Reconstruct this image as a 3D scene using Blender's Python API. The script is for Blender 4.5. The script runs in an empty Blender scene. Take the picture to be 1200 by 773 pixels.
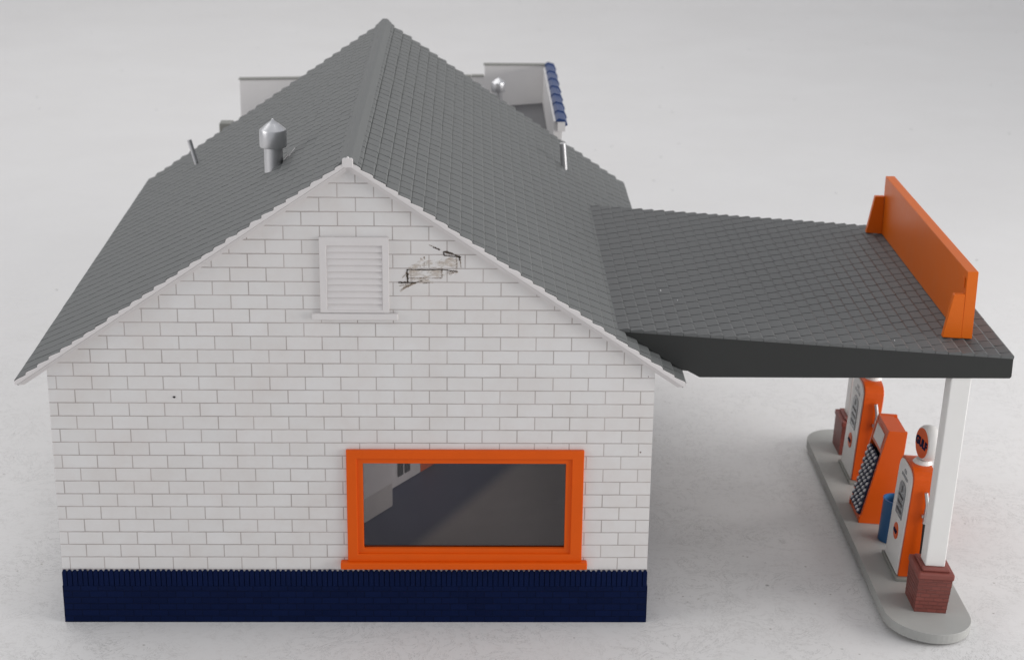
import bpy, bmesh, math, random
from mathutils import Vector, Matrix
from mathutils.geometry import tessellate_polygon
random.seed(4)
C = bpy.context.scene.collection
sc = bpy.context.scene

# ------------------------------------------------------------------ materials
def new_mat(name):
    m = bpy.data.materials.new(name); m.use_nodes = True
    nt = m.node_tree
    return m, nt, nt.nodes['Principled BSDF']

def N(nt, kind, **kw):
    n = nt.nodes.new(kind)
    for k, v in kw.items():
        if k in n.inputs: n.inputs[k].default_value = v
        else: setattr(n, k, v)
    return n

def plastic(name, col, rough=.45, var=.10, grain=.15, scale=3.0, metal=0.0, spec=.5, fine=90.0):
    """moulded, painted plastic: slight mottling, dust specks and a fine grain"""
    m, nt, b = new_mat(name)
    tc = N(nt, 'ShaderNodeTexCoord')
    n1 = N(nt, 'ShaderNodeTexNoise', Scale=scale, Detail=6.0, Roughness=.65)
    n2 = N(nt, 'ShaderNodeTexNoise', Scale=fine, Detail=3.0)
    nt.links.new(tc.outputs['Object'], n1.inputs['Vector']); nt.links.new(tc.outputs['Object'], n2.inputs['Vector'])
    mix = N(nt, 'ShaderNodeMix', data_type='RGBA')
    mix.inputs[6].default_value = (*[c * (1 - var) for c in col], 1)
    mix.inputs[7].default_value = (*[min(1, c * (1 + var)) for c in col], 1)
    nt.links.new(n1.outputs['Fac'], mix.inputs[0]); nt.links.new(mix.outputs[2], b.inputs['Base Color'])
    mr = N(nt, 'ShaderNodeMapRange'); mr.inputs[3].default_value = rough - .08; mr.inputs[4].default_value = rough + .1
    nt.links.new(n1.outputs['Fac'], mr.inputs[0]); nt.links.new(mr.outputs[0], b.inputs['Roughness'])
    bp = N(nt, 'ShaderNodeBump', Strength=grain, Distance=.004)
    nt.links.new(n2.outputs['Fac'], bp.inputs['Height']); nt.links.new(bp.outputs[0], b.inputs['Normal'])
    b.inputs['Metallic'].default_value = metal
    b.inputs['Specular IOR Level'].default_value = spec
    return m

M = {}
M['roof'] = plastic('grey shingle plastic', (.136, .141, .139), .52, .10, .25, 2.2, spec=.35)
M['canopy_roof'] = plastic('canopy shingle plastic', (.112, .115, .115), .5, .10, .25, 2.2, spec=.3)
M['fascia'] = plastic('grey fascia plastic', (.031, .032, .031), .5, .08, .2, spec=.25)
M['white'] = plastic('white plastic', (.72, .70, .69), .42, .04, .12)
M['trim'] = plastic('white trim plastic', (.68, .65, .64), .42, .06, .2)
M['navy'] = plastic('navy paint', (.0034, .0092, .044), .55, .2, .3, spec=.06)
M['orange'] = plastic('orange plastic', (.66, .130, .006), .38, .06, .12, spec=.3)
M['frame_orange'] = plastic('orange window paint', (.70, .095, .002), .42, .08, .2, spec=.2)
M['pump_orange'] = plastic('orange pump plastic', (.63, .085, .004), .36, .06, .12, spec=.3)
M['brick'] = plastic('brick red plastic', (.20, .050, .038), .50, .2, .4, 8.0)
M['island'] = plastic('grey island plastic', (.33, .33, .315), .55, .08, .2)
M['pump_white'] = plastic('pump enamel', (.70, .69, .67), .35, .05, .1)
M['blue'] = plastic('blue plastic', (.022, .105, .25), .38, .12, .15)
M['tile_blue'] = plastic('blue tile plastic', (.017, .046, .15), .4, .12, .2)
M['dark'] = plastic('dark grey', (.03, .03, .032), .5)
M['dial'] = plastic('grey dial face', (.20, .21, .22), .25, .1)
M['base_grey'] = plastic('pump foot grey', (.22, .22, .20), .5)
M['silver'] = plastic('silver paint', (.62, .62, .63), .33, .05, .1, 5.0, metal=.9)
M['pipe'] = plastic('dull silver paint', (.42, .42, .44), .36, .08, .1, 5.0, metal=.8)
M['hose'] = plastic('black rubber', (.012, .012, .012), .55)
M['can_dark'] = plastic('navy can', (.010, .014, .05), .4)
M['can_white'] = plastic('white can top', (.62, .62, .64), .4)
def grime(name, col, lo, hi, stretch=(1, 1, 1), scale=30.0):
    """dried glue and dirt, broken up: an alpha of fine noise leaves gaps in it"""
    m, nt, b = new_mat(name); out = nt.nodes['Material Output']
    tc = N(nt, 'ShaderNodeTexCoord'); mp = N(nt, 'ShaderNodeMapping'); mp.inputs['Scale'].default_value = stretch
    nt.links.new(tc.outputs['Object'], mp.inputs['Vector'])
    n = N(nt, 'ShaderNodeTexNoise', Scale=scale, Detail=5.0, Roughness=.7); nt.links.new(mp.outputs[0], n.inputs['Vector'])
    r = N(nt, 'ShaderNodeMapRange'); r.inputs[1].default_value = lo; r.inputs[2].default_value = hi; nt.links.new(n.outputs['Fac'], r.inputs[0])
    n2 = N(nt, 'ShaderNodeTexNoise', Scale=18.0, Detail=3.0); nt.links.new(tc.outputs['Object'], n2.inputs['Vector'])
    cm = N(nt, 'ShaderNodeMix', data_type='RGBA'); cm.inputs[6].default_value = (*[c * .75 for c in col], 1); cm.inputs[7].default_value = (*[c * 1.25 for c in col], 1)
    nt.links.new(n2.outputs['Fac'], cm.inputs[0]); nt.links.new(cm.outputs[2], b.inputs['Base Color']); b.inputs['Roughness'].default_value = .75
    tr = N(nt, 'ShaderNodeBsdfTransparent'); mx = N(nt, 'ShaderNodeMixShader')
    nt.links.new(r.outputs[0], mx.inputs[0]); nt.links.new(tr.outputs[0], mx.inputs[1]); nt.links.new(b.outputs[0], mx.inputs[2]); nt.links.new(mx.outputs[0], out.inputs[0])
    return m
M['dirt'] = grime('dark grime', (.060, .043, .030), .34, .54)
M['grime'] = grime('brown grime', (.30, .235, .18), .42, .66)
M['tan'] = grime('tan glue smear', (.60, .52, .44), .42, 1.0, (1, 1, 2.0), 8.0)
M['block_roof'] = plastic('flat roof grey', (.10, .10, .105), .6, .1)
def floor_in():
    """interior floor: brown-grey, turning navy across a soft diagonal edge"""
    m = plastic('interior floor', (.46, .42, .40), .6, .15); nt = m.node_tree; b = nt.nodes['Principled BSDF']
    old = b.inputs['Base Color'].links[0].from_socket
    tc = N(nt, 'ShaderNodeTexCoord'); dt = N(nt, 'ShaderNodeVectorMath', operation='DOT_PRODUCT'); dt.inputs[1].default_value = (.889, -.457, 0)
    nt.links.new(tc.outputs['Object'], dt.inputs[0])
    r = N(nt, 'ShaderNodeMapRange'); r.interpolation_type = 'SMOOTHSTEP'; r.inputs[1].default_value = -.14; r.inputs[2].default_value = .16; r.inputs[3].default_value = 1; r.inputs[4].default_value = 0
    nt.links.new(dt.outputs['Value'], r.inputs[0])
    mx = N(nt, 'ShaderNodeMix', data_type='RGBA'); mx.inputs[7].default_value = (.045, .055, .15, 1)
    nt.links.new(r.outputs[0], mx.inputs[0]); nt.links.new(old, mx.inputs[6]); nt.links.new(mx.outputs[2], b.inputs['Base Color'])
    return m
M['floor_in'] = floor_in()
M['in_wall'] = plastic('interior wall', (.70, .67, .65), .5, .06)
M['in_band'] = plastic('interior wainscot', (.52, .49, .46), .5, .06)

def wall_material():
    m, nt, b = new_mat('white painted block')
    tc = N(nt, 'ShaderNodeTexCoord'); sp = N(nt, 'ShaderNodeSeparateXYZ')
    nt.links.new(tc.outputs['Object'], sp.inputs[0])
    ax = N(nt, 'ShaderNodeMath', operation='ADD'); ax.inputs[1].default_value = 3.305 - .397 / 2 + .397 * 4
    az = N(nt, 'ShaderNodeMath', operation='ADD'); az.inputs[1].default_value = -.6797
    nt.links.new(sp.outputs['X'], ax.inputs[0]); nt.links.new(sp.outputs['Z'], az.inputs[0])
    cb = N(nt, 'ShaderNodeCombineXYZ')
    # a very small wander keeps the joints from being ruler straight
    wn = N(nt, 'ShaderNodeTexNoise', Scale=9.0, Detail=2.0)
    nt.links.new(tc.outputs['Object'], wn.inputs['Vector'])
    wm = N(nt, 'ShaderNodeMath', operation='MULTIPLY_ADD'); wm.inputs[1].default_value = .006; wm.inputs[2].default_value = -.003
    nt.links.new(wn.outputs['Fac'], wm.inputs[0])
    a2 = N(nt, 'ShaderNodeMath', operation='ADD'); nt.links.new(az.outputs[0], a2.inputs[0]); nt.links.new(wm.outputs[0], a2.inputs[1])
    nt.links.new(ax.outputs[0], cb.inputs[0]); nt.links.new(a2.outputs[0], cb.inputs[1])
    br = N(nt, 'ShaderNodeTexBrick', offset=.5, offset_frequency=2)
    br.inputs['Scale'].default_value = 1.0
    br.inputs['Brick Width'].default_value = .397; br.inputs['Row Height'].default_value = .1598
    br.inputs['Mortar Size'].default_value = .0075; br.inputs['Mortar Smooth'].default_value = .5
    br.inputs['Color1'].default_value = (.725, .71, .70, 1); br.inputs['Color2'].default_value = (.695, .68, .668, 1)
    br.inputs['Mortar'].default_value = (.27, .235, .225, 1)
    nt.links.new(cb.outputs[0], br.inputs['Vector'])
    # joints hold more or less grime from place to place
    n3 = N(nt, 'ShaderNodeTexNoise', Scale=2.3, Detail=4.0); nt.links.new(tc.outputs['Object'], n3.inputs['Vector'])
    mm = N(nt, 'ShaderNodeMix', data_type='RGBA'); mm.inputs[6].default_value = (.50, .46, .445, 1); mm.inputs[7].default_value = (.37, .335, .32, 1)
    cr = N(nt, 'ShaderNodeMapRange'); cr.inputs[1].default_value = .38; cr.inputs[2].default_value = .62
    nt.links.new(n3.outputs['Fac'], cr.inputs[0]); nt.links.new(cr.outputs[0], mm.inputs[0]); nt.links.new(mm.outputs[2], br.inputs['Mortar'])
    # faint dirt and a few pin-head specks
    n1 = N(nt, 'ShaderNodeTexNoise', Scale=1.4, Detail=7.0, Roughness=.7); nt.links.new(tc.outputs['Object'], n1.inputs['Vector'])
    mx = N(nt, 'ShaderNodeMix', data_type='RGBA', blend_type='MULTIPLY'); mx.inputs[7].default_value = (.92, .885, .865, 1)
    r1 = N(nt, 'ShaderNodeMapRange'); r1.inputs[1].default_value = .40; r1.inputs[2].default_value = .75
    nt.links.new(n1.outputs['Fac'], r1.inputs[0]); nt.links.new(r1.outputs[0], mx.inputs[0]); nt.links.new(br.outputs['Color'], mx.inputs[6])
    vo = N(nt, 'ShaderNodeTexVoronoi', Scale=2.1); nt.links.new(tc.outputs['Object'], vo.inputs['Vector'])
    lt = N(nt, 'ShaderNodeMath', operation='LESS_THAN'); lt.inputs[1].default_value = .022; nt.links.new(vo.outputs['Distance'], lt.inputs[0])
    m2 = N(nt, 'ShaderNodeMix', data_type='RGBA'); m2.inputs[7].default_value = (.20, .16, .14, 1)
    nt.links.new(lt.outputs[0], m2.inputs[0]); nt.links.new(mx.outputs[2], m2.inputs[6])
    nt.links.new(m2.outputs[2], b.inputs['Base Color'])
    n2 = N(nt, 'ShaderNodeTexNoise', Scale=70.0, Detail=3.0); nt.links.new(tc.outputs['Object'], n2.inputs['Vector'])
    # horizontal drag lines in the block faces
    wv = N(nt, 'ShaderNodeTexNoise', Scale=6.0, Detail=3.0)
    mp = N(nt, 'ShaderNodeMapping'); mp.inputs['Scale'].default_value = (1, 1, 22)
    nt.links.new(tc.outputs['Object'], mp.inputs['Vector']); nt.links.new(mp.outputs[0], wv.inputs['Vector'])
    s = N(nt, 'ShaderNodeMath', operation='ADD'); nt.links.new(n2.outputs['Fac'], s.inputs[0]); nt.links.new(wv.outputs['Fac'], s.inputs[1])
    b1 = N(nt, 'ShaderNodeBump', Strength=.10, Distance=.006); nt.links.new(s.outputs[0], b1.inputs['Height'])
    inv = N(nt, 'ShaderNodeMath', operation='SUBTRACT'); inv.inputs[0].default_value = 1; nt.links.new(br.outputs['Fac'], inv.inputs[1])
    b2 = N(nt, 'ShaderNodeBump', Strength=.4, Distance=.006); nt.links.new(inv.outputs[0], b2.inputs['Height']); nt.links.new(b1.outputs[0], b2.inputs['Normal'])
    nt.links.new(b2.outputs[0], b.inputs['Normal'])
    b.inputs['Roughness'].default_value = .45
    return m
M['block'] = wall_material()

def brick_bump(name, col, bw, rh, mort, use='XZ', zoff=0.0, dark=.6, depth=.012):
    m, nt, b = new_mat(name)
    tc = N(nt, 'ShaderNodeTexCoord'); sp = N(nt, 'ShaderNodeSeparateXYZ'); cb = N(nt, 'ShaderNodeCombineXYZ')
    nt.links.new(tc.outputs['Object'], sp.inputs[0])
    if use == 'XZ':
        nt.links.new(sp.outputs['X'], cb.inputs[0])
    else:
        ad = N(nt, 'ShaderNodeMath', operation='ADD'); nt.links.new(sp.outputs['X'], ad.inputs[0]); nt.links.new(sp.outputs['Y'], ad.inputs[1])
        nt.links.new(ad.outputs[0], cb.inputs[0])
    nt.links.new(sp.outputs['Z'], cb.inputs[1])
    br = N(nt, 'ShaderNodeTexBrick'); br.inputs['Scale'].default_value = 1
    br.inputs['Brick Width'].default_value = bw; br.inputs['Row Height'].default_value = rh
    br.inputs['Mortar Size'].default_value = mort; br.inputs['Mortar Smooth'].default_value = .4
    br.inputs['Color1'].default_value = (*col, 1); br.inputs['Color2'].default_value = (*[c * .8 for c in col], 1)
    br.inputs['Mortar'].default_value = (*[c * dark for c in col], 1)
    nt.links.new(cb.outputs[0], br.inputs['Vector']); nt.links.new(br.outputs['Color'], b.inputs['Base Color'])
    n2 = N(nt, 'ShaderNodeTexNoise', Scale=60.0, Detail=4.0); nt.links.new(tc.outputs['Object'], n2.inputs['Vector'])
    b1 = N(nt, 'ShaderNodeBump', Strength=.3, Distance=.005); nt.links.new(n2.outputs['Fac'], b1.inputs['Height'])
    inv = N(nt, 'ShaderNodeMath', operation='SUBTRACT'); inv.inputs[0].default_value = 1; nt.links.new(br.outputs['Fac'], inv.inputs[1])
    b2 = N(nt, 'ShaderNodeBump', Strength=.9, Distance=depth); nt.links.new(inv.outputs[0], b2.inputs['Height']); nt.links.new(b1.outputs[0], b2.inputs['Normal'])
    nt.links.new(b2.outputs[0], b.inputs['Normal']); b.inputs['Roughness'].default_value = .45
    return m
M['navy_brick'] = brick_bump('navy brick', (.0036, .0094, .044), .20, .082, .005, depth=.008)
M['navy_brick'].node_tree.nodes['Principled BSDF'].inputs['Specular IOR Level'].default_value = .06
M['ped_brick'] = brick_bump('red brick plastic', (.20, .050, .038), .11, .05, .005, 'XY', dark=.72, depth=.007)

def ground_material():
    m, nt, b = new_mat('scuffed white table paper')
    tc = N(nt, 'ShaderNodeTexCoord')
    n1 = N(nt, 'ShaderNodeTexNoise', Scale=.35, Detail=8.0, Roughness=.62); n2 = N(nt, 'ShaderNodeTexNoise', Scale=7.0, Detail=10.0, Roughness=.85)
    n3 = N(nt, 'ShaderNodeTexNoise', Scale=1.7, Detail=6.0, Roughness=.8, Distortion=1.6)
    for n in (n1, n2, n3): nt.links.new(tc.outputs['Object'], n.inputs['Vector'])
    a = N(nt, 'ShaderNodeMix', data_type='RGBA'); a.inputs[6].default_value = (.665, .652, .642, 1); a.inputs[7].default_value = (.735, .728, .722, 1)
    nt.links.new(n1.outputs['Fac'], a.inputs[0])
    r2 = N(nt, 'ShaderNodeMapRange'); r2.inputs[1].default_value = .52; r2.inputs[2].default_value = .74; r2.inputs[4].default_value = .65
    nt.links.new(n2.outputs['Fac'], r2.inputs[0])
    c = N(nt, 'ShaderNodeMix', data_type='RGBA'); c.inputs[7].default_value = (.45, .425, .405, 1)
    # the handled part of the paper, round the model, is the scuffed part
    sx = N(nt, 'ShaderNodeSeparateXYZ'); nt.links.new(tc.outputs['Object'], sx.inputs[0])
    ry = N(nt, 'ShaderNodeMapRange'); ry.inputs[1].default_value = 3.0; ry.inputs[2].default_value = 14.0; ry.inputs[3].default_value = 1.0; ry.inputs[4].default_value = .12
    nt.links.new(sx.outputs['Y'], ry.inputs[0])
    rm = N(nt, 'ShaderNodeMath', operation='MULTIPLY'); nt.links.new(r2.outputs[0], rm.inputs[0]); nt.links.new(ry.outputs[0], rm.inputs[1])
    nt.links.new(rm.outputs[0], c.inputs[0]); nt.links.new(a.outputs[2], c.inputs[6])
    # hairline scuffs
    ab = N(nt, 'ShaderNodeMath', operation='SUBTRACT'); ab.inputs[1].default_value = .5; nt.links.new(n3.outputs['Fac'], ab.inputs[0])
    ab2 = N(nt, 'ShaderNodeMath', operation='ABSOLUTE'); nt.links.new(ab.outputs[0], ab2.inputs[0])
    r3 = N(nt, 'ShaderNodeMapRange'); r3.inputs[1].default_value = .0; r3.inputs[2].default_value = .012; r3.inputs[3].default_value = .75; r3.inputs[4].default_value = 0
    nt.links.new(ab2.outputs[0], r3.inputs[0])
    n4 = N(nt, 'ShaderNodeTexNoise', Scale=.8); nt.links.new(tc.outputs['Object'], n4.inputs['Vector'])
    r4 = N(nt, 'ShaderNodeMapRange'); r4.inputs[1].default_value = .36; r4.inputs[2].default_value = .55; nt.links.new(n4.outputs['Fac'], r4.inputs[0])
    mu = N(nt, 'ShaderNodeMath', operation='MULTIPLY'); nt.links.new(r3.outputs[0], mu.inputs[0]); nt.links.new(r4.outputs[0], mu.inputs[1])
    d = N(nt, 'ShaderNodeMix', data_type='RGBA'); d.inputs[7].default_value = (.36, .35, .34, 1)
    mv = N(nt, 'ShaderNodeMath', operation='MULTIPLY'); nt.links.new(mu.outputs[0], mv.inputs[0]); nt.links.new(ry.outputs[0], mv.inputs[1]); nt.links.new(mv.outputs[0], d.inputs[0]); nt.links.new(c.outputs[2], d.inputs[6])
    # grit
    vo = N(nt, 'ShaderNodeTexVoronoi', Scale=1.15, Randomness=1.0); nt.links.new(tc.outputs['Object'], vo.inputs['Vector'])
    lt = N(nt, 'ShaderNodeMapRange'); lt.inputs[1].default_value = .02; lt.inputs[2].default_value = .045; lt.inputs[3].default_value = .8; lt.inputs[4].default_value = 0
    nt.links.new(vo.outputs['Distance'], lt.inputs[0])
    e = N(nt, 'ShaderNodeMix', data_type='RGBA'); e.inputs[7].default_value = (.10, .09, .08, 1)
    nt.links.new(lt.outputs[0], e.inputs[0]); nt.links.new(d.outputs[2], e.inputs[6])
    v2 = N(nt, 'ShaderNodeTexVoronoi', Scale=4.3); nt.links.new(tc.outputs['Object'], v2.inputs['Vector'])
    l2 = N(nt, 'ShaderNodeMapRange'); l2.inputs[1].default_value = .03; l2.inputs[2].default_value = .085; l2.inputs[3].default_value = .75; l2.inputs[4].default_value = 0
    nt.links.new(v2.outputs['Distance'], l2.inputs[0]); nt.links.new(v2.outputs['Color'], (sv := N(nt, 'ShaderNodeSeparateColor')).inputs[0])
    gt = N(nt, 'ShaderNodeMath', operation='GREATER_THAN'); gt.inputs[1].default_value = .60; nt.links.new(sv.outputs[0], gt.inputs[0])
    g2 = N(nt, 'ShaderNodeMath', operation='MULTIPLY'); nt.links.new(gt.outputs[0], g2.inputs[0]); nt.links.new(l2.outputs[0], g2.inputs[1])
    g3 = N(nt, 'ShaderNodeMath', operation='MULTIPLY'); nt.links.new(g2.outputs[0], g3.inputs[0]); nt.links.new(ry.outputs[0], g3.inputs[1])
    e2 = N(nt, 'ShaderNodeMix', data_type='RGBA'); e2.inputs[7].default_value = (.30, .27, .25, 1)
    nt.links.new(g3.outputs[0], e2.inputs[0]); nt.links.new(e.outputs[2], e2.inputs[6])
    nt.links.new(e2.outputs[2], b.inputs['Base Color'])
    bp = N(nt, 'ShaderNodeBump', Strength=.10, Distance=.02); nt.links.new(n2.outputs['Fac'], bp.inputs['Height']); nt.links.new(bp.outputs[0], b.inputs['Normal'])
    b.inputs['Roughness'].default_value = .6; b.inputs['Specular IOR Level'].default_value = .3
    return m
M['ground'] = ground_material()

def glass_material():
    m, nt, b = new_mat('smoked clear styrene')
    out = nt.nodes['Material Output']
    tr = N(nt, 'ShaderNodeBsdfTransparent'); tr.inputs[0].default_value = (.63, .62, .635, 1)
    gl = N(nt, 'ShaderNodeBsdfGlossy'); gl.inputs['Roughness'].default_value = .06; gl.inputs[0].default_value = (.9, .9, .9, 1)
    fr = N(nt, 'ShaderNodeFresnel'); fr.inputs[0].default_value = 1.5
    mx = N(nt, 'ShaderNodeMixShader'); nt.links.new(fr.outputs[0], mx.inputs[0]); nt.links.new(tr.outputs[0], mx.inputs[1]); nt.links.new(gl.outputs[0], mx.inputs[2])
    nt.links.new(mx.outputs[0], out.inputs[0])
    return m
M['glass'] = glass_material()

# ------------------------------------------------------------------ mesh helpers
def link(name, bm, mats, parent=None, smooth=False, bevel=0, seg=2, angle=40):
    bmesh.ops.recalc_face_normals(bm, faces=bm.faces)
    me = bpy.data.meshes.new(name); bm.to_mesh(me); bm.free()
    for m in (mats if isinstance(mats, (list, tuple)) else [mats]): me.materials.append(m)
    o = bpy.data.objects.new(name, me); C.objects.link(o)
    if parent is not None: o.parent = parent
    if smooth:
        for p in me.polygons: p.use_smooth = True
        me.set_sharp_from_angle(angle=math.radians(angle))
    if bevel:
        md = o.modifiers.new('edge', 'BEVEL'); md.width = bevel; md.segments = seg; md.limit_method = 'ANGLE'; md.angle_limit = math.radians(35)
    return o

def box(bm, x0, x1, y0, y1, z0, z1, mi=0):
    v = [bm.verts.new((x, y, z)) for x in (x0, x1) for y in (y0, y1) for z in (z0, z1)]
    for f in ((0, 1, 3, 2), (4, 6, 7, 5), (0, 4, 5, 1), (2, 3, 7, 6), (0, 2, 6, 4), (1, 5, 7, 3)):
        bm.faces.new([v[i] for i in f]).material_index = mi

def B(*a):
    bm = bmesh.new(); box(bm, *a); return bm

def prism(bm, loops, fn, a, b, mi=0):
    """loops: outer outline then holes in 2-D; fn(u, v, w) -> 3-D point; extruded from w=a to w=b"""
    flat = [p for l in loops for p in l]
    tri = tessellate_polygon([[Vector((p[0], p[1], 0)) for p in l] for l in loops])
    va = [bm.verts.new(fn(p[0], p[1], a)) for p in flat]; vb = [bm.verts.new(fn(p[0], p[1], b)) for p in flat]
    for t in tri:
        for vs in (va, vb):
            try: bm.faces.new([vs[i] for i in t]).material_index = mi
            except ValueError: pass
    k = 0
    for l in loops:
        n = len(l)
        for i in range(n):
            j = (i + 1) % n
            bm.faces.new([va[k + i], va[k + j], vb[k + j], vb[k + i]]).material_index = mi
        k += n
XZ = lambda u, v, w: (u, w, v)      # outline in x,z extruded along y
YZ = lambda u, v, w: (w, u, v)      # outline in y,z extruded along x
XY = lambda u, v, w: (u, v, w)

def rect(x0, x1, z0, z1): return [(x0, z0), (x1, z0), (x1, z1), (x0, z1)]

def lathe(bm, prof, cx, cy, n=32, mi=0, axis='z'):
    rings = []
    for r, z in prof:
        ring = []
        for i in range(n):
            a = 2 * math.pi * i / n
            p = (cx + r * math.cos(a), cy + r * math.sin(a), z) if axis == 'z' else (z, cx + r * math.cos(a), cy + r * math.sin(a))
            ring.append(bm.verts.new(p))
        rings.append(ring)
    for A, Bq in zip(rings, rings[1:]):
        for i in range(n):
            bm.faces.new([A[i], A[(i + 1) % n], Bq[(i + 1) % n], Bq[i]]).material_index = mi
    for r in (rings[0], rings[-1]):
        bm.faces.new(r).material_index = mi

def tube(bm, pts, r, n=10):
    pts = [Vector(p) for p in pts]; rings = []
    for i, p in enumerate(pts):
        d = (pts[min(i + 1, len(pts) - 1)] - pts[max(i - 1, 0)]).normalized()
        s = d.cross(Vector((0, 1, 0.01))).normalized(); t = d.cross(s)
        rings.append([bm.verts.new(p + s * r * math.cos(2 * math.pi * k / n) + t * r * math.sin(2 * math.pi * k / n)) for k in range(n)])
    for A, Bq in zip(rings, rings[1:]):
        for i in range(n): bm.faces.new([A[i], A[(i + 1) % n], Bq[(i + 1) % n], Bq[i]])
    bm.faces.new(rings[0]); bm.faces.new(rings[-1])

def thing(name, label, cat, group=None, loc=(0, 0, 0)):
    o = bpy.data.objects.new(name, None); C.objects.link(o); o.location = loc
    o['label'] = label; o['category'] = cat
    if group: o['group'] = group
    return o

def tag(o, label, cat, group=None):
    o['label'] = label; o['category'] = cat
    if group: o['group'] = group

def text_bm(s, size, width=None):
    cu = bpy.data.curves.new('lettering', 'FONT'); cu.body = s; cu.size = size; cu.align_x = 'CENTER'; cu.align_y = 'CENTER'; cu.extrude = .004
    cu.offset = .012 * size / .15 * .6
    o = bpy.data.objects.new('lettering', cu); C.objects.link(o)
    bpy.context.view_layer.update()
    me = bpy.data.meshes.new_from_object(o.evaluated_get(bpy.context.evaluated_depsgraph_get()))
    bm = bmesh.new(); bm.from_mesh(me)
    bpy.data.objects.remove(o); bpy.data.curves.remove(cu); bpy.data.meshes.remove(me)
    return bm

# ------------------------------------------------------------------ dimensions (from the photograph)
W = 3.4; HB = .6797; ZR = 5.6; SL = .6803; XE = 3.735; D = 8.67; OV = .12
CS = 1 / math.sqrt(1 + SL * SL); SN = SL * CS
YC, YD, CX, CT, CB, JX = .273, 5.48, 7.53, 3.262, 2.982, 2.976
JZ = ZR - SL * JX; CK = (JZ - CT) / (CX - JX)

# ------------------------------------------------------------------ the table paper and sweep
bm = bmesh.new()
prof = [(-40, 0), (-15, 0), (0, 0), (15, 0), (30, 0), (44, 0)]
for k in range(1, 13):
    a = k / 12 * math.pi / 2; prof.append((44 + 16 * math.sin(a), 16 - 16 * math.cos(a)))
prof.append((60, 40))
rows = [[bm.verts.new((x, y, z)) for x in (-60, -20, 0, 20, 60)] for y, z in prof]
for A, Bq in zip(rows, rows[1:]):
    for i in range(4): bm.faces.new([A[i], A[i + 1], Bq[i + 1], Bq[i]])
g = link('ground', bm, M['ground'], smooth=True, angle=80); g['kind'] = 'structure'

# ------------------------------------------------------------------ the station building
st = thing('gas_station', 'white block model gas station with grey shingle roof, navy base and orange side window', 'building')

def roof_z(x): return ZR - SL * abs(x)
under = .085
gable = [(-W, .02), (W, .02), (W, roof_z(W) - under), (0, ZR - under), (-W, roof_z(W) - under)]
hole = rect(.02, 2.50, .89, 2.12)
bm = bmesh.new(); prism(bm, [gable, hole], XZ, 0, .12); wall = link('wall', bm, M['block'], st)
bm = bmesh.new(); prism(bm, [gable], XZ, D - .2, D - .08); link('wall', bm, M['block'], st)
zt = roof_z(W) - under
link('wall', B(-W + .003, -W + .12, .123, D - .203, .02, zt), M['block'], st)
bm = bmesh.new(); prism(bm, [[(.123, .02), (D - .203, .02), (D - .203, zt), (.123, zt)], rect(.5, 3.9, .75, 2.5), rect(4.6, 8.0, .75, 2.5)], YZ, W - .12, W - .003)  # unseen side: both openings are added to let light into the interior
link('wall', bm, M['block'], st)

# navy base: brick courses with a soldier course on top
bm = bmesh.new()
box(bm, -W - .012, W + .012, -.022, .115, 0, .475)
bs = link('foundation_base', bm, M['navy_brick'], st, bevel=.006)
bm = bmesh.new()
n = 113; w = 2 * (W + .008) / n
box(bm, -W - .002, W + .002, -.008, .05, .4755, .655)
for i in range(n):
    x = -W - .008 + i * w; j = random.uniform(-.003, .003); yf = -.024 + random.uniform(-.002, .002)
    o2 = [(x + .005, .478), (x + w - .005, .478), (x + w - .005, .655 + j), (x + w - .017, .679 + j), (x + .017, .679 + j), (x + .005, .655 + j)]
    prism(bm, [o2], XZ, yf, -.004)
link('brick_course', bm, M['navy'], bs)
for xs in (-W - .012, W - .108):
    link('foundation_base', B(xs, xs + .12, .1175, D - .08, 0, .62), M['navy_brick'], st)

# window
wn = bmesh.new()
prism(wn, [rect(-.085, 2.625, .81, 2.205), rect(.035, 2.49, .905, 2.10)], XZ, -.055, -.001)
win = link('window', wn, M['frame_orange'], st, bevel=.008)
bm = bmesh.new(); prism(bm, [rect(.022, 2.498, .893, 2.118), rect(.102, 2.422, .968, 2.036)], XZ, -.03, .06)
link('sash', bm, M['frame_orange'], win, bevel=.006)
link('sill', B(-.168, 2.69, -.105, -.002, .728, .812), M['frame_orange'], win, bevel=.012)
link('pane', B(.10, 2.424, .012, .022, .966, 2.038), M['glass'], win)

# louvred gable vent
bm = bmesh.new(); prism(bm, [rect(-.335, .425, 3.845, 4.715), rect(-.257, .352, 3.88, 4.618)], XZ, -.036, -.001)
vent = link('gable_vent', bm, M['trim'], st, bevel=.006)
bm = bmesh.new()
for i in range(10):
    z = 3.872 + i * .0746
    p = [(-.012, z), (-.030, z + .004), (-.028, z + .014), (-.008, z + .0735), (-.003, z + .0735), (-.003, z)]
    prism(bm, [p], YZ, -.256, .351)
link('louvre', bm, M['trim'], vent)
link('sill', B(-.43, .522, -.06, -.002, 3.768, 3.842), M['trim'], vent, bevel=.012)

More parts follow.
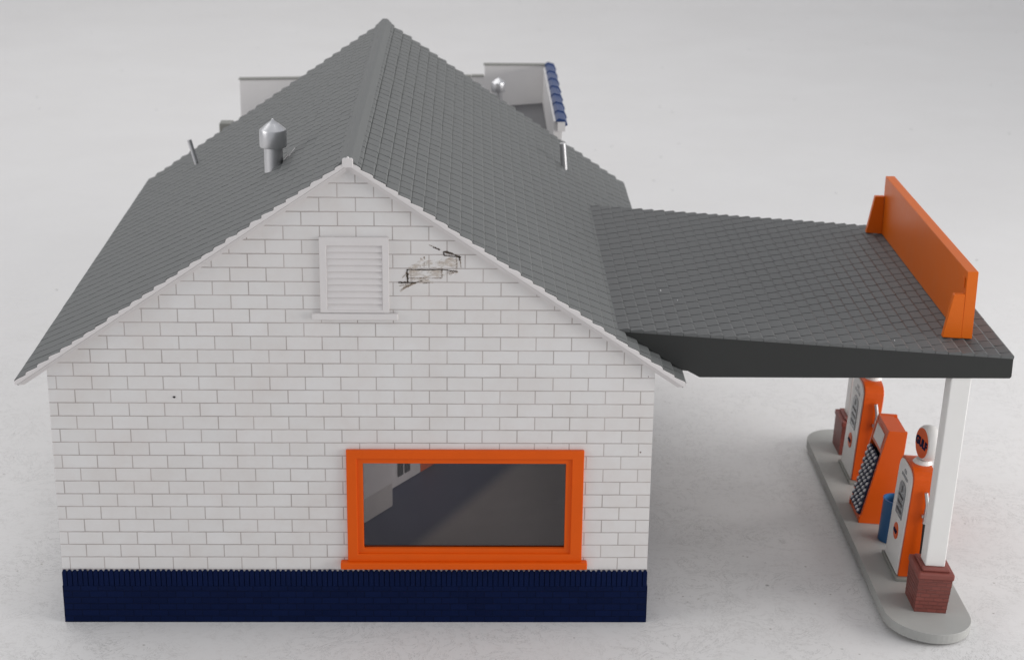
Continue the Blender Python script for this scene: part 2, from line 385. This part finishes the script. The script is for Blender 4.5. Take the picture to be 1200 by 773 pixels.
# ---- glue stain beside the vent: broken joints and smears, a millimetre proud of the wall
def zp(zx, zy):     # position on the gable read off an enlargement of it
    px, py = 340 + zx / 3.514, 180 + zy / 3.514
    return (.556 + (px - 470) * .009386, 4.182 - (py - 332) * .009897)
def smear(bm, a, b, w0, w1, y0=-.004, seg=7, jit=.35):
    a, b = Vector(a), Vector(b); d = (b - a); nrm = Vector((-d.y, d.x)).normalized(); up, lo = [], []
    for i in range(seg + 1):
        t = i / seg; w = (w0 + (w1 - w0) * t) * (1 + random.uniform(-jit, jit)); q = a + d * t + nrm * random.uniform(-.3, .3) * w
        up.append(tuple(q + nrm * w)); lo.append(tuple(q - nrm * w))
    prism(bm, [up + lo[::-1]], XZ, y0, -.0005)
bm = bmesh.new()
def mat_from(bm, mi, n0):
    bm.faces.ensure_lookup_table()
    for f in bm.faces[n0:]: f.material_index = mi
for a, b, w0, w1 in (((480, 478), (628, 477), .008, .008), ((628, 477), (690, 484), .007, .004), ((482, 477), (484, 530), .013, .011), ((445, 531), (512, 531), .014, .008),
        ((588, 386), (618, 396), .006, .011), ((632, 404), (668, 411), .015, .012), ((668, 412), (702, 428), .009, .013), ((632, 404), (634, 420), .010, .006),
        ((634, 420), (698, 425), .006, .005), ((512, 533), (545, 522), .006, .004), ((545, 534), (575, 530), .005, .003), ((696, 428), (698, 440), .010, .006)):
    smear(bm, zp(*a), zp(*b), w0 * .72, w1 * .72, -.005, 12, .5)
k0 = len(bm.faces)
for a, b, w0, w1 in (((625, 480), (626, 512), .010, .008), ((553, 424), (553, 470), .008, .007), ((700, 432), (704, 472), .007, .003), ((685, 428), (687, 474), .006, .005),
        ((490, 512), (625, 512), .005, .007), ((455, 562), (520, 528), .004, .010), ((466, 554), (500, 534), .005, .007), ((572, 376), (600, 388), .003, .007),
        ((640, 490), (685, 482), .006, .009), ((462, 512), (482, 488), .004, .009), ((448, 545), (478, 538), .004, .008), ((655, 495), (690, 486), .003, .008)):
    smear(bm, zp(*a), zp(*b), w0 * .8, w1 * .8, -.004, 10, .5)
mat_from(bm, 1, k0); k0 = len(bm.faces)
for a, b, w0, w1 in (((488, 494), (624, 492), .040, .042), ((490, 474), (552, 446), .014, .045), ((558, 452), (690, 446), .036, .052), ((500, 520), (590, 528), .030, .016), ((452, 566), (510, 524), .010, .030), ((630, 500), (690, 482), .012, .030)):
    smear(bm, zp(*a), zp(*b), w0, w1, -.0022, 12, .3)
mat_from(bm, 2, k0)
stain = link('glue_stain', bm, [M['dirt'], M['grime'], M['tan']], wall); stain['kind'] = 'stuff'
bm = bmesh.new(); prism(bm, [[(-2.0 + (.015) * math.cos(a) * (1 + .3 * math.sin(3 * a)), 2.829 + .012 * math.sin(a)) for a in [k * .6283 for k in range(10)]]], XZ, -.006, -.0005)
link('paint_fleck', bm, M['hose'], wall)

# ---- shingled roof
def shingles(bm, P0, u, v, nrm, nu, e, lv, tw, t, slit=.011, row0=0, gap=.013):
    P0, u, v, nrm = Vector(P0), Vector(u), Vector(v), Vector(nrm)
    for i in range(nu):
        off = -(tw / 2 if (i + row0) % 2 else 0) + random.uniform(-.004, .004)
        k = off
        while k < lv:
            a, b = max(0, k), min(lv, k + tw - slit); k += tw
            if b - a < .01: continue
            t2 = t * random.uniform(.95, 1.05); e2 = random.uniform(-.001, .003)
            A = P0 + u * (i * e + gap) ; Z = P0 + u * ((i + 1) * e + e2)
            # each tab rises to a rounded lower lip
            Q = A + (Z - A) * .84
            L_ = [[bm.verts.new(p + v * w_ + nrm * h_) for w_ in (a, b)] for p, h_ in ((A, -.018), (A, .004), (Q, t2), (Z, t2 * .66), (Z, -.018))]
            for r0, r1 in zip(L_, L_[1:]): bm.faces.new([r0[0], r0[1], r1[1], r1[0]])
            for side in (0, 1): bm.faces.new([r_[side] for r_ in L_])
NU = 28; LEN = XE / CS; EX = LEN / NU; T = .030
bm = bmesh.new()
for s in (-1, 1):
    u = Vector((s * CS, 0, -SN)); nrm = Vector((s * SN, 0, CS)); P0 = Vector((0, -.088, ZR - T * .6 / CS))
    pts = [(0, P0.z - .015), (s * XE, P0.z - SL * XE - .015), (s * (XE - .05 * SN), P0.z - SL * XE - .05 * CS), (0, P0.z - .06)]
    prism(bm, [pts], XZ, -.086, D)
roof = link('roof', bm, M['roof'], st)
for s in (-1, 1):
    bm = bmesh.new()
    u = Vector((s * CS, 0, -SN)); nrm = Vector((s * SN, 0, CS)); P0 = Vector((0, -.088, ZR - T * .6 / CS))
    shingles(bm, P0, u, (0, 1, 0), nrm, NU, EX, D + .085, .25, T, slit=.018, row0=s)
    link('shingles', bm, M['roof'], roof)
# ridge cap
bm = bmesh.new(); h = .026
prof = [(-.105, ZR - .105 * SL - .015), (-.105, ZR - .105 * SL + h * .6), (-.035, ZR - .035 * SL + h + .012), (.035, ZR - .035 * SL + h + .012), (.105, ZR - .105 * SL + h * .6), (.105, ZR - .105 * SL - .015), (0, ZR - .03)]
prism(bm, [prof], XZ, -.09, D + .01); link('ridge_cap', bm, M['roof'], roof, bevel=.008)

# white rake boards with the worn, stepped shingle profile along their tops
bm = bmesh.new()
for s in (-1, 1):
    z0 = ZR - T * .6 / CS
    def P(uu, hh): return (s * (uu * CS + hh * SN), z0 - uu * SN + hh * CS)
    top = []
    for i in range(NU):
        j = random.uniform(-.008, .004); k_ = random.uniform(-.02, .012)
        for uu, hh in ((i * EX + .004, .000), (i * EX + .05, .008 + j * .5), ((i + .70) * EX + k_, T - .010 + j), ((i + 1) * EX - .018 + k_ * .5, T - .007 + j), ((i + 1) * EX - .004, T * .45)):
            top.append(P(uu, hh))
    bot = [P(LEN + .008, -.014), P(LEN - .004, -.030), (0, z0 - .030 / CS)]
    prism(bm, [top + bot], XZ, -OV, -.089)
    prism(bm, [[P(.024, -.036), P(LEN - .008, -.036), P(LEN - .022, -.057), P(.039, -.057)]], XZ, -.100, -.005)
    prism(bm, [[P(.042, -.062), P(LEN - .026, -.062), P(LEN - .05, -.083), P(.056, -.083)]], XZ, -.075, -.003)
rk = link('rake_trim', bm, M['trim'], st, bevel=.003)
bm = bmesh.new(); prism(bm, [[(-.060, ZR - .085), (.060, ZR - .085), (.058, ZR + .006), (.045, ZR + .018), (-.045, ZR + .018), (-.058, ZR + .006)]], XZ, -OV - .005, -.092)
link('apex_cap', bm, M['trim'], rk, bevel=.008)
bm = bmesh.new(); lathe(bm, [(.014, ZR + .015), (.012, ZR + .028), (.004, ZR + .036)], .004, -.105, 10); link('mould_pip', bm, M['white'], rk, smooth=True)
# back rake and eave boards
bm = bmesh.new()
for s in (-1, 1):
    prism(bm, [[(s * .02, ZR - .11), (s * (XE - .06), roof_z(XE) - .07), (s * (XE - .10), roof_z(XE) - .13), (s * .02, ZR - .2)]], XZ, D - .078, D - .02)
link('rake_trim', bm, M['trim'], st)
for s in (-1, 1):
    bm = bmesh.new(); prism(bm, [[(s * (W + .004), roof_z(W) - .070), (s * (XE - .035), roof_z(XE - .035) - .070), (s * (XE - .045), roof_z(XE - .045) - .092), (s * (W + .004), roof_z(W) - .092)]], XZ, -.07, D - .09)
    link('eave_board', bm, M['trim'], roof)

# roof vents and pipes
def cone_vent(bm, cx, cy, zb, ztip, rc, rn):
    H = ztip - zb
    zc1 = ztip - .42 * 2 * rc * .98; zc0 = zc1 - 2 * rc * .63
    lathe(bm, [(rn, zb - .15), (rn, zc0 + .01), (rn, zc0 + .02)], cx, cy, 36)
    lathe(bm, [(rn * .9, zc0 + .012), (rc * .97, zc0), (rc, zc0 + .012), (rc, zc1 - .012), (rc * .97, zc1 + .004), (rc * .45, zc1 + (ztip - zc1) * .56), (rc * .16, ztip - .028), (rc * .07, ztip - .004), (.003, ztip)], cx, cy, 40)
bm = bmesh.new(); cone_vent(bm, -1.067, 2.41, 4.88, 5.47, .164, .114); link('roof_vent', bm, M['silver'], roof, smooth=True, angle=32)
bm = bmesh.new()
for k in (0, 1): tube(bm, [(-.93 + .05 * k, 2.33 + .03 * k, roof_z(.93 - .05 * k) + .022), (-.90 + .07 * k, 2.48 + .16 * k, roof_z(.90 - .07 * k) + .020)], .004, 6)
link('glue_string', bm, M['trim'], roof)
for (x, y, z, xt, zt2, r) in ((-2.70, 6.937, 3.74, -2.797, 4.115, .033), (2.695, 6.81, 3.74, 2.66, 4.135, .046)):
    bm = bmesh.new(); tube(bm, [(x, y, z), (xt, y, zt2)], r, 16); link('vent_pipe', bm, M['silver'], roof, smooth=True)

# ---- canopy
cn_z = lambda x: CT + CK * (CX - x)
bm = bmesh.new()
xl = 3.70
zl = roof_z(xl)
fr = [(JX + .03, cn_z(JX) - .030), (CX, CT - .028), (CX, CB + .02), (CX - .02, CB), (3.943, CB), (3.80, CB + .078), (3.70, CB + .09), (3.70, roof_z(3.70) + .002)]
prism(bm, [fr], XZ, YC + .004, YC + .09); prism(bm, [fr], XZ, YD - .09, YD - .004)
box(bm, CX - .085, CX, YC + .092, YD - .092, CB, CT - .025)
can = link('canopy', bm, M['fascia'], st, bevel=.012)
link('soffit', B(3.80, CX - .087, YC + .092, YD - .092, CB + .09, CB + .12), M['white'], can)  # unseen underside, made white to bounce light onto the ground below
bm = bmesh.new()
uvec = Vector((CX - JX, 0, CT - JZ)); L = uvec.length; uvec /= L; nv = Vector((-uvec.z, 0, uvec.x))
P0 = Vector((JX, YC, JZ - .022)) 
prism(bm, [[(JX, JZ - .034), (CX + .004, CT - .034), (CX + .006, CT - .046), (JX + .05, JZ - .07)]], XZ, YC + .093, YD - .093)
shingles(bm, P0, uvec, (0, 1, 0), nv, 30, L / 30, YD - YC, .235, .026, slit=.018, gap=.006)
link('shingles', bm, M['canopy_roof'], can)
for (x, y, r) in ((3.62, 1.75, .012), (3.79, 1.42, .007), (6.2, .5, .006)):
    bm = bmesh.new(); prism(bm, [[(x + r * math.cos(a) * .5, y + 2.2 * r * math.sin(a)) for a in [k * 1.047 for k in range(6)]]], lambda a, b, w_: (a, b, cn_z(a) + w_), .004, .012)
    link('paint_chip', bm, M['white'], can)

# ---- flat roofed rear block seen over the ridge
Y0, Y1 = 8.80, 13.2
bm = bmesh.new(); prism(bm, [[(-2.84, .02), (2.75, .02), (2.75, 4.02), (1.566, 4.02), (1.566, 3.81), (1.336, 3.81), (1.336, 3.80), (-2.84, 3.715)]], XZ, Y1, Y1 + .14)
rw = link('parapet', bm, M['white'], st)
bm = bmesh.new()
for a, b, z0, z1 in ((-2.86, 1.32, 3.725, 3.808), (1.33, 1.55, 3.812, 3.814), (1.546, 2.76, 4.022, 4.024)):
    prism(bm, [[(a, z0), (b, z1), (b, z1 + .013), (a, z0 + .013)]], XZ, Y1 - .02, Y1 + .16)
link('coping', bm, M['base_grey'], rw)
bm = bmesh.new(); prism(bm, [[(Y0, .02), (Y1 - .003, .02), (Y1 - .003, 4.0), (Y0 + .03, 4.0), (Y0 + .03, 3.86), (Y0, 3.86)]], YZ, 2.62, 2.75)
fp = link('parapet', bm, M['white'], st)
bm = bmesh.new(); nt_ = 7
for i in range(nt_):
    a = Y0 - .02 + i * (Y1 + .1 - Y0) / nt_; b = a + (Y1 + .1 - Y0) / nt_ - .05
    prism(bm, [[(2.655, 4.003), (2.655, 4.03), (2.70, 4.06), (2.80, 4.035), (2.84, 3.95), (2.80, 3.93), (2.76, 4.003)]], XZ, a, b + .03)
    prism(bm, [[(2.65, 4.004), (2.65, 4.04), (2.70, 4.08), (2.81, 4.05), (2.855, 3.95), (2.83, 3.93), (2.765, 4.004)]], XZ, b - .08, b + .045)
link('coping', bm, M['tile_blue'], fp)
link('corner_block', B(2.68, 2.80, Y0 - .03, Y0 + .03, 3.85, 4.0), M['white'], fp)
link('wall', B(-2.84, 2.617, Y0, Y0 + .12, .02, 2.8), M['block'], st)
link('wall', B(-2.84, -2.72, Y0 + .123, Y1 - .003, .02, 2.8), M['block'], st)
bm = bmesh.new(); prism(bm, [[(-2.88, 2.90), (2.617, 3.34), (2.617, 3.26), (-2.88, 2.81)]], XZ, Y0 + .02, Y1 - .003)
fr_ = link('flat_roof', bm, M['block_roof'], st)
bm = bmesh.new(); cone_vent(bm, 1.79, 11.6, 3.3, 4.14, .122, .075); link('roof_vent', bm, M['silver'], fr_, smooth=True, angle=32)
link('roof_curb', B(-2.86, -2.64, 10.5, 10.75, 2.8, 3.545), M['base_grey'], fr_, bevel=.02)

# ---- interior seen through the smoked window
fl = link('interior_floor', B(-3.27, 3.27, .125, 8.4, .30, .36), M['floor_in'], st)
def plan_wall(a, b, z0, z1, m, th=.05, name='interior_wall', par=st):
    a, b = Vector(a), Vector(b); d = (b - a).normalized(); nn = Vector((-d.y, d.x)) * th
    bm = bmesh.new(); prism(bm, [[tuple(a), tuple(b), tuple(b + nn), tuple(a + nn)]], XY, z0, z1); return link(name, bm, m, par)
pw = plan_wall((-.62, .95), (.324, 2.40), .374, 2.6, M['in_wall'])
plan_wall((-.618, .944), (.322, 2.392), .375, .70, M['in_band'], .004, 'wainscot', pw)
pw2 = plan_wall((.18, 2.75), (1.2, 4.3), .374, 2.6, M['in_wall'])
plan_wall((.186, 2.742), (1.206, 4.292), 1.2, 1.3, M['in_band'], .004, 'picture_rail', pw2)
plan_wall((.66, 3.47), (.84, 3.744), .376, 1.1, M['frame_orange'], .008, 'interior_door', pw2)
for q in (0, .16): plan_wall((.38 + q * .55, 3.022 + q * .836), (.44 + q * .55, 3.113 + q * .836), .50, .72, M['dark'], .007, 'interior_window', pw2)

# ------------------------------------------------------------------ roof sign on the canopy edge
sg = thing('roof_sign', 'plain orange sign board standing on two gussets along the canopy edge', 'sign', loc=(7.1, 2.92, cn_z(7.1)))
bm = bmesh.new(); b0 = lambda x: cn_z(x) + .006
prism(bm, [[(7.035, b0(7.035)), (7.165, b0(7.165)), (7.165, 4.115), (7.04, 4.115)]], XZ, .74, 5.10)
pb = link('sign_board', bm, M['orange'], None, bevel=.010)
sub = []
for y0 in (.735, 5.035):
    bm = bmesh.new(); prism(bm, [[(6.815, b0(6.815)), (7.034, b0(7.034)), (7.034, 3.84), (6.905, 3.84)]], XZ, y0, y0 + .075)
    sub.append(link('gusset', bm, M['orange'], None, bevel=.008))
bm = bmesh.new(); box(bm, 7.025, 7.034, .80, .83, 3.90, 4.02); box(bm, 7.025, 7.034, .831, .87, 3.98, 4.02)
sub.append(link('mould_mark', bm, M['orange'], None))
for o in [pb] + sub:
    o.parent = sg; o.matrix_parent_inverse = Matrix.Translation(-sg.location)

# ------------------------------------------------------------------ island, posts, pumps: the whole island leans a few degrees
PIV = Vector((7.25, 0, 0)); TILT = Matrix.Translation(PIV) @ Matrix.Rotation(math.radians(4.0), 4, 'Y') @ Matrix.Translation(-PIV)
def set_on_island(o, x, y, z, rz=0, rx=0): o.matrix_world = TILT @ Matrix.Translation((x, y, z)) @ Matrix.Rotation(rz, 4, 'Z')

pi = bmesh.new(); cxm, hw, ya, yb = 6.715, .515, -.06, 5.02
out = []
for k in range(25): a = math.pi + k / 24 * math.pi; out.append((hw * math.cos(a), ya - 2.48 + hw * 1.05 * math.sin(a)))
for k in range(25): a = k / 24 * math.pi; out.append((hw * math.cos(a), yb - 2.48 + hw * math.sin(a)))
prism(pi, [out], XY, 0, .12)
isl = link('pump_island', pi, M['island'], bevel=.02, seg=3); set_on_island(isl, cxm, 2.48, 0)
tag(isl, 'long grey pump island with rounded ends lying on the table beside the station', 'island')

def make_post(y, label):
    t = thing('canopy_post', label, 'post', 'posts holding up the canopy'); set_on_island(t, 6.752, y, .12)
    bm = bmesh.new(); r0 = .19
    for i in range(9):
        z0, z1 = i * .0485, i * .0485 + .041
        q = r0 + .0015 * (i % 2) + .012 * i / 9
        box(bm, -q, q, -.235 - .01 * i / 9, .235 + .01 * i / 9, z0, z1)
        if i < 8: box(bm, -q + .003, q - .003, -.233 - .01 * i / 9, .233 + .01 * i / 9, z1, z1 + .0075)
    pd = link('pedestal', bm, M['ped_brick'], t)
    bm = bmesh.new(); box(bm, -.217, .217, -.262, .262, .431, .515); link('pedestal_cap', bm, M['brick'], pd, bevel=.02)
    bm = bmesh.new(); box(bm, -.165, .165, -.21, .21, .516, .548); link('pedestal_cap', bm, M['brick'], pd, bevel=.012)
    bm = bmesh.new(); prism(bm, [rect(-.118, .118, -.115 - .01, .115 - .01)], lambda a_, b_, w_: (a_, b_ + (w_ - .549) * .105, w_), .549, 2.93); link('shaft', bm, M['pump_white'], t, bevel=.012)
    return t
make_post(.175, 'white square canopy post on a brick pedestal, in front of the globe topped pump')
make_post(4.80, 'white square canopy post on a brick pedestal, farther from the camera, beside a pump')

def arch(y0, y1, z0, zs, zt, n=10):
    pts = [(y0, z0), (y1, z0)]
    c, h = (y0 + y1) / 2, (y1 - y0) / 2
    for k in range(n + 1):
        a = k / n * math.pi; s_ = math.copysign(abs(math.cos(a)) ** .62, math.cos(a))
        pts.append((c + h * s_, zs + (zt - zs) * math.sin(a) ** .8 if 0 < k < n else zs))
    return pts
def make_pump():
    t = thing('fuel_pump', 'x', 'fuel pump', 'fuel pumps on the island')
    # +x of the pump faces the road, -x faces the station; both faces carry the white panel
    bm = bmesh.new(); prism(bm, [arch(-.345, .345, .05, 1.26, 1.435)], YZ, -.125, .135); bd = link('body', bm, M['pump_orange'], t, bevel=.02, seg=3)
    for (xa, xb) in ((-.142, -.126), (.136, .152)):
        bm = bmesh.new(); prism(bm, [arch(-.318, .318, .055, 1.24, 1.40)], YZ, xa, xb); link('face_panel', bm, M['pump_white'], t, bevel=.004)
    s = -.142
    bm = bmesh.new(); prism(bm, [arch(-.150, .150, .70, 1.0, 1.15)], YZ, s - .008, s - .0005); dl = link('dial', bm, M['dial'], t, bevel=.004)
    bm = bmesh.new()
    for k in range(3): box(bm, s - .011, s - .0085, -.105, .105, .765 + k * .09, .795 + k * .09)
    box(bm, s - .0112, s - .0086, -.012, .012, 1.02, 1.11)
    link('dial_marking', bm, M['dark'], dl)
    bm = bmesh.new(); lathe(bm, [(.095, s - .010), (.105, s - .006), (.105, s - .0005)], 0, .50, 28, axis='x'); em = link('emblem', bm, M['pump_orange'], t)
    tb = text_bm('GULF', .062); tb.transform(Matrix.Translation((s - .013, 0, .50)) @ Matrix(((0, 0, -1, 0), (-1, 0, 0, 0), (0, 1, 0, 0), (0, 0, 0, 1)))); link('lettering', tb, M['navy'], em)
    bm = bmesh.new(); box(bm, s - .005, s - .0005, -.14, .14, 1.205, 1.24); box(bm, s - .005, s - .0005, -.05, .05, 1.27, 1.31); link('nameplate', bm, M['dial'], t)
    bm = bmesh.new(); box(bm, -.165, .165, -.39, .39, 0, .048); link('pump_foot', bm, M['base_grey'], t, bevel=.01)
    bm = bmesh.new(); lathe(bm, [(.11, 1.415), (.122, 1.43), (.105, 1.455), (.085, 1.475)], .04, 0, 28); link('globe_collar', bm, M['pump_white'], t, smooth=True)
    # globe: a drum with a rounded rim, lying across x
    bm = bmesh.new(); pr = [(.200, -.085), (.220, -.075), (.236, -.042), (.240, 0), (.236, .042), (.220, .075), (.200, .085)]
    lathe(bm, [(r, x + .005) for r, x in pr], 0, 1.685, 40, axis='x'); gb = link('globe', bm, M['pump_white'], t, smooth=True, angle=30); gb.rotation_euler = (0, 0, math.radians(8)); gb.location = (.065, 0, .115); gb.scale = (.93, .93, .93)
    for sx in (-1, 1):
        bm = bmesh.new(); f0 = .005 + sx * .0852; f1 = .005 + sx * .091
        lathe(bm, [(.199, min(f0, f1)), (.199, max(f0, f1))], 0, 1.685, 36, axis='x'); link('globe_face', bm, M['pump_orange'], gb)
        tb = text_bm('GULF', .150); A = Matrix(((0, 0, sx, 0), (sx, 0, 0, 0), (0, 1, 0, 0), (0, 0, 0, 1)))
        tb.transform(Matrix.Translation((f1 + sx * .003, 0, 1.685)) @ A); link('lettering', tb, M['navy'], gb)
    # nozzle, its hook and the hose on the end of the pump
    bm = bmesh.new(); box(bm, .03, .10, -.385, -.346, .86, .90); box(bm, .045, .085, -.385, -.37, .90, .95); link('nozzle_hook', bm, M['silver'], t, bevel=.006)
    bm = bmesh.new(); tube(bm, [(.065, -.40, .80), (.068, -.405, .93), (.066, -.40, 1.04), (.05, -.395, 1.12), (.03, -.39, 1.20)], .024, 10); box(bm, .045, .095, -.425, -.378, .82, .98); link('nozzle', bm, M['silver'], t, smooth=True)
    bm = bmesh.new(); tube(bm, [(.065, -.40, .80), (.075, -.41, .6), (.085, -.41, .36), (.09, -.40, .18), (.10, -.39, .13), (.12, -.375, .2), (.12, -.355, .36)], .017, 8); link('hose', bm, M['hose'], t, smooth=True)
    return t
def copy_tree(o, parent=None):
    c = o.copy(); C.objects.link(c)
    if parent is not None: c.parent = parent
    for ch in list(o.children): copy_tree(ch, c)
    return c
p1 = make_pump(); p2 = copy_tree(p1)
set_on_island(p1, 6.67, 1.085, .12); set_on_island(p2, 6.67, 3.93, .12)
p1['label'] = 'orange fuel pump beside the blue barrel, its round globe in full view'
p2['label'] = 'orange fuel pump behind the oil rack, its globe hidden by the canopy edge'

# blue barrel
bm = bmesh.new(); lathe(bm, [(.150, 0), (.155, .01), (.160, .54), (.166, .555), (.166, .575), (.150, .575), (.146, .55), (.14, .06), (.001, .055)], 0, 0, 36)
bl = link('barrel', bm, M['blue'], smooth=True, angle=35); set_on_island(bl, 6.70, 1.88, .12); tag(bl, 'small open topped blue barrel between the oil rack and a fuel pump', 'barrel')

# oil rack: leaning front with stepped shelves of cans
rk = thing('oil_rack', 'orange oil display rack with a sloping front full of navy and white cans', 'display rack'); set_on_island(rk, 6.62, 2.63, .12)
def rx(z): return -.215 + (z - .10) * .19 / 1.23 if z > .1 else -.215
side = [(-.235, 0), (.215, 0), (.215, 1.31), (-.028, 1.31), (-.040, 1.26), (-.215, .11), (-.235, .10)]
for y0 in (-.315, .265):
    bm = bmesh.new(); prism(bm, [side], XZ, y0, y0 + .05); link('side_panel', bm, M['pump_orange'], rk, bevel=.006)
bm = bmesh.new(); box(bm, .16, .212, -.262, .262, .03, 1.29); link('back_panel', bm, M['pump_orange'], rk)
bm = bmesh.new(); prism(bm, [[(-.033, 1.25), (.158, 1.25), (.158, 1.305), (-.028, 1.305)]], XZ, -.263, .263); link('top_panel', bm, M['pump_orange'], rk)
bm = bmesh.new(); prism(bm, [[(-.078, .97), (-.036, 1.248), (-.02, 1.248), (-.062, .97)]], XZ, -.263, .263); hd = link('header_panel', bm, M['pump_orange'], rk)
bm = bmesh.new(); prism(bm, [[(-.081, 1.02), (-.053, 1.215), (-.043, 1.215), (-.071, 1.02)]], XZ, -.20, .20); link('header_card', bm, M['pump_white'], hd)
bm = bmesh.new(); box(bm, -.225, .158, -.263, .263, .002, .09); link('kick_panel', bm, M['pump_orange'], rk)
bm = bmesh.new(); prism(bm, [[(-.135, .10), (.01, .965), (.04, .965), (-.105, .10)]], XZ, -.263, .263); link('shelf_back', bm, M['dark'], rk)
canmesh = None; R9, C5 = 9, 5
bm = bmesh.new(); lathe(bm, [(.041, 0), (.043, .004), (.043, .066), (.041, .07)], 0, 0, 14, 0); lathe(bm, [(.022, .0702), (.024, .073), (.022, .084), (.006, .086)], 0, 0, 14, 1)
first = link('oil_can', bm, [M['can_dark'], M['can_white']], smooth=True, angle=35)
k = 0
for r in range(R9):
    for c_ in range(C5):
        o = first if k == 0 else first.copy()
        if k: C.objects.link(o)
        z = .12 + .094 + r * .093; x = -.205 + r * .093 * .155 + .028 + random.uniform(-.003, .003)
        y = -.205 + c_ * .1025 + (.0 if r % 2 else .0)
        o.matrix_world = TILT @ Matrix.Translation((6.62 + x, 2.63 + y, z)) @ Matrix.Rotation(math.radians(-50), 4, 'Y')
        tag(o, 'small navy oil can with a white top in the sloping orange rack', 'oil can', 'oil cans in the orange rack'); k += 1

# ------------------------------------------------------------------ camera
cam = bpy.data.cameras.new('camera'); co = bpy.data.objects.new('camera', cam); C.objects.link(co); sc.camera = co
p, yw, rl, f = .33965, .02526, .01285, 2102.283
cy, sy, cp, sp_, cr_, sr = math.cos(yw), math.sin(yw), math.cos(p), math.sin(p), math.cos(rl), math.sin(rl)
fw = Vector((sy * cp, cy * cp, -sp_)); rt = Vector((cy, -sy, 0)); up = rt.cross(fw)
r2 = rt * cr_ + up * sr; u2 = -rt * sr + up * cr_
m = Matrix((r2, u2, -fw)).transposed().to_4x4(); m.translation = (1.30901, -18.81491, 10.29446)
co.matrix_world = m
cam.sensor_width = 36; cam.lens = f * 36 / 1200; cam.clip_start = .1; cam.clip_end = 500
cam.dof.use_dof = True; cam.dof.focus_distance = 20.6; cam.dof.aperture_fstop = .85

# ------------------------------------------------------------------ light: a light tent
w = bpy.data.worlds.new('World'); sc.world = w; w.use_nodes = True
bg = w.node_tree.nodes['Background']; bg.inputs[0].default_value = (.93, .95, 1.0, 1); bg.inputs[1].default_value = .585
def area(name, loc, target, sx, sy_, power, col=(1, .98, .96)):
    l = bpy.data.lights.new(name, 'AREA'); l.shape = 'RECTANGLE'; l.size = sx; l.size_y = sy_; l.energy = power; l.color = col
    o = bpy.data.objects.new(name, l); C.objects.link(o); o.location = loc
    o.rotation_euler = (Vector(target) - Vector(loc)).to_track_quat('-Z', 'Y').to_euler(); return o
area('softbox', (-7, 28, 32), (0, 27, 0), 38, 34, 5100)
area('left_lamp', (-25, -7, 12), (0, 2, 1), 14, 12, 1900)
area('right_lamp', (26, -2, 6.0), (4, 3, 0), 24, 8, 5700)

sc.view_settings.view_transform = 'Standard'; sc.view_settings.look = 'None'; sc.view_settings.exposure = 0; sc.view_settings.gamma = 1
sc.cycles.max_bounces = 8; sc.cycles.use_denoising = True
